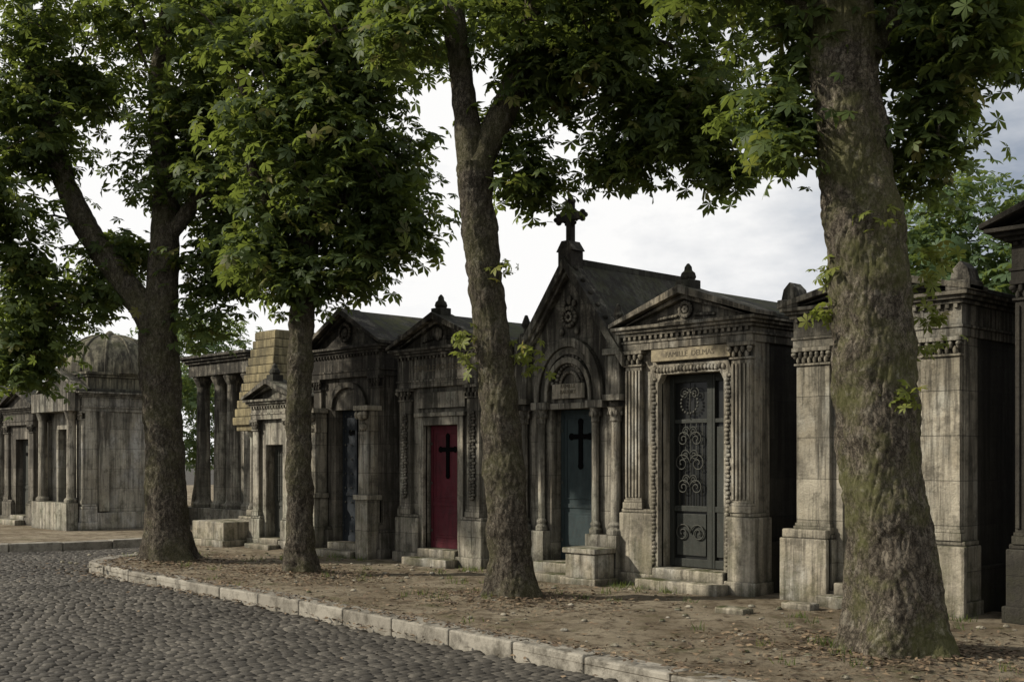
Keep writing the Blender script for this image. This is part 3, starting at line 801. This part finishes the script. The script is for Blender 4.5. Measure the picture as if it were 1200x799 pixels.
def tree(name, loc, limbs, blobs, barkm, leafm='leaf', seg=80, step=.028, amp=.016, flare=.45, sig=(.24, .24, .13), per=24, size=.125, sprouts=(), seed=1):
    E = empty(name, loc, CY)
    V = []; F = []; nodes = []
    for i, (pts, rad) in enumerate(limbs):
        sg_ = seg if i == 0 else seg//2
        v, f, c = limb(pts, rad, sg_, step if i == 0 else step*2, amp if i == 0 else amp*.7, flare if i == 0 else 0, seed+i)
        o = len(V); V += v; F += [tuple(a+o for a in q) for q in f]
        nodes += [tuple(q) for q in c[::6] if q.z > 3.0]
    fast_mesh('trunk_and_limbs', V, F, M[barkm], E, True)
    C = []
    for (x, d, z, rx, rd, rz, n) in blobs:
        k_ = 0
        while k_ < n:
            u = RNG.normal(0, 1, 3); u /= np.linalg.norm(u); r = RNG.random()**.45
            p = np.array([x+u[0]*r*rx, d+u[1]*r*rd, z+u[2]*r*rz])
            if noise.noise(Vector(p*1.2)+Vector((seed*3.3, 0, 0))) < -.1:
                if RNG.random() < .92: k_ += .35; continue
            C.append(p); k_ += 1
    C = np.array(C)
    Nd = np.array(nodes); d0 = np.array([np.min(np.linalg.norm(Nd-c, axis=1)) for c in C]); order = np.argsort(d0)
    T = Part(); nd = [np.array(q) for q in nodes]; rad = [.06]*len(nd)
    for idx in order:
        c = C[idx]; A = np.array(nd); dd = np.linalg.norm(A-c, axis=1)+.6*np.maximum(0, A[:, 2]-c[2]); j = int(np.argmin(dd)); a = nd[j]
        L = np.linalg.norm(c-a)
        if L < .05: continue
        r0 = min(.05, .012+.018*L)*(.8 if rad[j] < .05 else 1.); m = (a+c)/2+RNG.normal(0, .06*L, 3)+np.array([0, 0, .1*L])
        T.tube([tuple(a), tuple(a*.5+m*.5+RNG.normal(0, .03*L, 3)), tuple(m), tuple(m*.45+c*.55), tuple(c)], [r0, r0*.85, r0*.7, r0*.5, .005], 5)
        nd.append(m); rad.append(r0*.7); nd.append(c); rad.append(.01)
    T.make('branches', M[barkm], E, 0, True).location = (0, 0, 0)
    leaves('foliage', C, sig, per, size, M[leafm], E)
    if sprouts:
        SC = np.array([s[:3] for s in sprouts]); r = sprouts[0][3]
        leaves('sprouts', SC, (r, r, r*.7), 14, size*.7, M['leafy'], E, .8)
    return E

tree('chestnut_tree', (-8.72, -2.86, 0),
     [([(0, 0, -.15), (-.04, 0, .6), (-.1, 0, 1.9), (-.18, 0, 3.0), (-.2, 0, 3.7)], [.34, .32, .29, .31, .28]),
      ([(-.2, 0, 3.5), (-.55, 0, 4.1), (-1.35, .1, 5.2), (-1.8, .1, 6.3), (-2.1, 0, 7.6), (-2.3, 0, 8.9)], [.22, .2, .19, .16, .13, .08]),
      ([(-.18, 0, 3.5), (-.1, 0, 4.7), (-.1, .1, 6.), (-.2, .1, 7.3), (.05, 0, 9.2)], [.26, .23, .2, .17, .09]),
      ([(-.1, 0, 4.9), (.5, -.2, 5.6), (1.3, -.4, 6.4)], [.13, .1, .05])],
     [(-1.9, .2, 4.5, .9, 1.0, .8, 46), (-2.5, .2, 3.4, .6, .7, .6, 32), (-2.2, 0, 7.2, 1.3, 1.5, 1.2, 90), (-2.4, -.6, 5.7, .8, .9, .8, 50),
      (.7, .1, 6.4, 1.4, 1.5, 1.3, 125), (.8, .2, 4.75, .7, .7, .6, 44), (-.9, .5, 4.9, .5, .6, .4, 14), (0, 0, 8.4, 2.6, 2.2, 1.0, 105), (.5, -.1, 3.9, .3, .3, .3, 8)],
     'bark', seed=1, size=.16, sig=(.27, .27, .15))
tree('chestnut_tree', (-5.64, -2.55, 0),
     [([(0, 0, -.15), (-.01, 0, .6), (-.02, 0, 2.0), (.04, 0, 3.8), (.15, 0, 5.0), (.4, 0, 6.1), (.8, 0, 7.3), (1., 0, 8.6)], [.21, .19, .175, .16, .15, .13, .1, .05]),
      ([(.04, 0, 3.9), (-.3, 0, 4.7), (-.7, -.1, 5.8), (-.8, 0, 7.3)], [.1, .1, .08, .04]),
      ([(.1, 0, 4.6), (.6, -.1, 5.1), (1.2, -.2, 5.6)], [.08, .06, .03])],
     [(.3, 0, 5.7, 1.45, 1.3, 1.1, 140), (1.15, -.1, 4.8, .65, .7, .5, 34), (-.45, 0, 4.5, .65, .7, .55, 36), (.35, 0, 7.4, 2.0, 1.8, 1.0, 110), (.9, -.2, 4.2, .35, .4, .3, 10), (-.0, -.2, 3.9, .3, .4, .3, 11)],
     'bark', seed=4, seg=60, flare=.35, size=.155, sig=(.25, .25, .14))
tree('chestnut_tree', (-1.67, -2.34, 0),
     [([(0, 0, -.15), (-.02, 0, .5), (-.09, 0, 1.5), (-.2, 0, 2.75), (-.35, 0, 3.9), (-.45, 0, 4.95)], [.26, .245, .23, .215, .20, .21]),
      ([(-.44, 0, 4.7), (-.56, 0, 5.85), (-.66, 0, 6.8), (-.7, 0, 8.2)], [.17, .14, .12, .07]),
      ([(-.44, 0, 4.75), (-.22, 0, 5.3), (.07, 0, 5.95), (.26, 0, 6.8), (.4, 0, 8.2)], [.17, .16, .15, .12, .06]),
      ([(.1, 0, 6.1), (.9, -.1, 6.5), (1.8, -.2, 6.2)], [.08, .06, .03])],
     [(.15, .3, 4.85, .3, .4, .5, 15), (1.25, .2, 5.0, .3, .4, .4, 10), (.8, 0, 5.95, .85, .9, .55, 62), (1.95, -.1, 5.5, .75, .8, .6, 54), (-.95, 0, 6.4, .6, .8, .5, 34), (.9, 0, 7.0, 2.4, 1.8, 1.0, 190), (2.4, 0, 4.95, .3, .4, .22, 9), (-.3, .6, 5.6, .4, .4, .4, 8)],
     'bark', seed=7, flare=.33, size=.135, sig=(.2, .2, .12), per=26, sprouts=[(-.52, -.1, 2.95, .09), (-.1, -.15, 3.75, .09), (.12, -.1, 2.85, .09), (.2, 0, 2.7, .09), (-.5, 0, 2.75, .09)])
tree('chestnut_tree', (3.27, -2.79, 0),
     [([(.02, 0, -.15), (.0, 0, .4), (-.08, 0, 1.17), (-.19, 0, 2.2), (-.24, 0, 3.24), (-.37, 0, 4.27), (-.46, 0, 5.3), (-.5, 0, 7.)], [.37, .36, .335, .33, .32, .29, .26, .14]),
      ([(-.4, 0, 4.9), (-.9, .1, 5.5), (-1.5, .1, 6.2)], [.12, .1, .05]), ([(-.4, 0, 4.7), (.1, .1, 5.3), (.7, .1, 6.1)], [.13, .1, .05])],
     [(-1.0, 0, 4.9, .42, .6, .5, 30), (-.85, .1, 4.2, .22, .4, .3, 9), (.45, 0, 4.9, .5, .7, .5, 36), (.35, .2, 4.15, .32, .4, .4, 18), (-.2, 0, 6.1, 2.1, 2.0, .9, 190), (.95, .2, 5.0, .3, .5, .35, 12)],
     'bark2', seed=9, seg=140, step=.017, amp=.019, flare=.35, size=.122, sig=(.17, .17, .11), per=26,
     sprouts=[(-.05, -.34, 2.12, .08), (.3, .1, 3.05, .08), (.38, .1, 2.75, .08), (.28, .1, 2.5, .08), (-.55, 0, 3.1, .08), (-.6, 0, 2.8, .08), (-.3, -.3, 3.5, .08), (.35, .1, 3.3, .08)])
def back_tree(loc, r, h, z, n, name='distant_tree'):
    E = empty(name, loc, CY)
    v, f, c = limb([(0, 0, -.2), (.1, 0, z*.5), (0, 0, z)], [.25, .2, .12], 14, .3, .02, .2, 3)
    fast_mesh('trunk', v, f, M['bark'], E, True)
    C = []
    while len(C) < n:
        u = RNG.normal(0, 1, 3); u /= np.linalg.norm(u); q = RNG.random()**.4
        p = np.array([u[0]*r*q, u[1]*r*q, z+u[2]*h*q])
        if noise.noise(Vector(p*.8)+Vector(loc)) > -.15: C.append(p)
    leaves('foliage', np.array(C), (.4, .4, .25), 24, .2, M['leafd'], E)
back_tree((-1.5, 10.1, 0), 2.3, 1.9, 4.9, 150)
back_tree((-28.2, 8.4, 0), 3, 2.6, 3.9, 130)
back_tree((-31, 2.0, 0), 3.2, 3.0, 4.4, 130)
back_tree((-24, 14., 0), 3, 2.6, 3.6, 100)

# =================================================================== WORLD, SUN, CAMERA
sun_az = Vector((-.62, -.78, 0)).normalized(); el = math.radians(32)
w = bpy.data.worlds.new('World'); scene.world = w; w.use_nodes = True
nt = w.node_tree; bg = nt.nodes['Background']; L = nt.links.new; NN = nt.nodes.new
sky = NN('ShaderNodeTexSky'); sky.sky_type = 'NISHITA'; sky.sun_disc = False
sky.sun_elevation = el; sky.sun_rotation = math.atan2(sun_az.x, sun_az.y)
tc = NN('ShaderNodeTexCoord'); mp = NN('ShaderNodeMapping'); mp.inputs['Scale'].default_value = (1, 1, 2.4)
L(tc.outputs['Generated'], mp.inputs[0])
def wn(scale, det):
    n = NN('ShaderNodeTexNoise'); n.inputs['Scale'].default_value = scale; n.inputs['Detail'].default_value = det; n.inputs['Roughness'].default_value = .58
    L(mp.outputs[0], n.inputs['Vector']); return n.outputs['Fac']
def wmr(v, a, b, c=0., d=1.):
    n = NN('ShaderNodeMapRange'); L(v, n.inputs[0])
    for i, q in enumerate((a, b, c, d)): n.inputs[i+1].default_value = q
    return n.outputs[0]
def wmix(f, a, b):
    n = NN('ShaderNodeMix'); n.data_type = 'RGBA'; L(f, n.inputs[0])
    for i, v in ((6, a), (7, b)):
        if isinstance(v, tuple): n.inputs[i].default_value = (*v, 1)
        else: L(v, n.inputs[i])
    return n.outputs[2]
sz = NN('ShaderNodeSeparateXYZ'); L(tc.outputs['Generated'], sz.inputs[0])
low = wmix(wmr(wn(3.2, 7), .30, .45), (7.8, 8.0, 8.3), (9.9, 9.85, 9.75))
high = wmix(wmr(wn(3.2, 7), .35, .6), (3.8, 4.1, 4.7), (6.8, 6.9, 7.1))
cloud = wmix(wmr(sz.outputs[2], .34, .66), low, high)
dp = NN('ShaderNodeVectorMath'); dp.operation = 'DOT_PRODUCT'; L(tc.outputs['Generated'], dp.inputs[0]); dp.inputs[1].default_value = Vector((-.33, .90, .28)).normalized()
ad = NN('ShaderNodeMath'); ad.operation = 'MULTIPLY_ADD'; L(wn(5, 7), ad.inputs[0]); ad.inputs[1].default_value = .12; L(dp.outputs['Value'], ad.inputs[2])
cloud = wmix(wmr(ad.outputs[0], 1.005, 1.06), cloud, (3.2, 3.7, 4.5))
final = wmix(wmr(wn(2.0, 6), .26, .42), sky.outputs[0], cloud)
L(final, bg.inputs['Color']); bg.inputs['Strength'].default_value = .1

sd = bpy.data.lights.new('sun', 'SUN'); sd.energy = 5.0; sd.angle = math.radians(1.5); sd.color = (1, .92, .79)
so = bpy.data.objects.new('sun', sd); COL.objects.link(so)
dirv = Vector((sun_az.x*math.cos(el), sun_az.y*math.cos(el), math.sin(el)))
so.rotation_euler = dirv.to_track_quat('Z', 'Y').to_euler(); so.location = dirv*30

cd = bpy.data.cameras.new('camera'); cam = bpy.data.objects.new('camera', cd); COL.objects.link(cam)
cam.location = (7.98, -11.61, 1.6); cam.rotation_euler = (math.pi/2, 0, CY)
cd.lens = 41.4; cd.sensor_width = 36; cd.shift_y = .1154; cd.clip_end = 3000; cd.clip_start = .05
scene.camera = cam
scene.view_settings.view_transform = 'Standard'; scene.view_settings.look = 'None'; scene.view_settings.exposure = 0
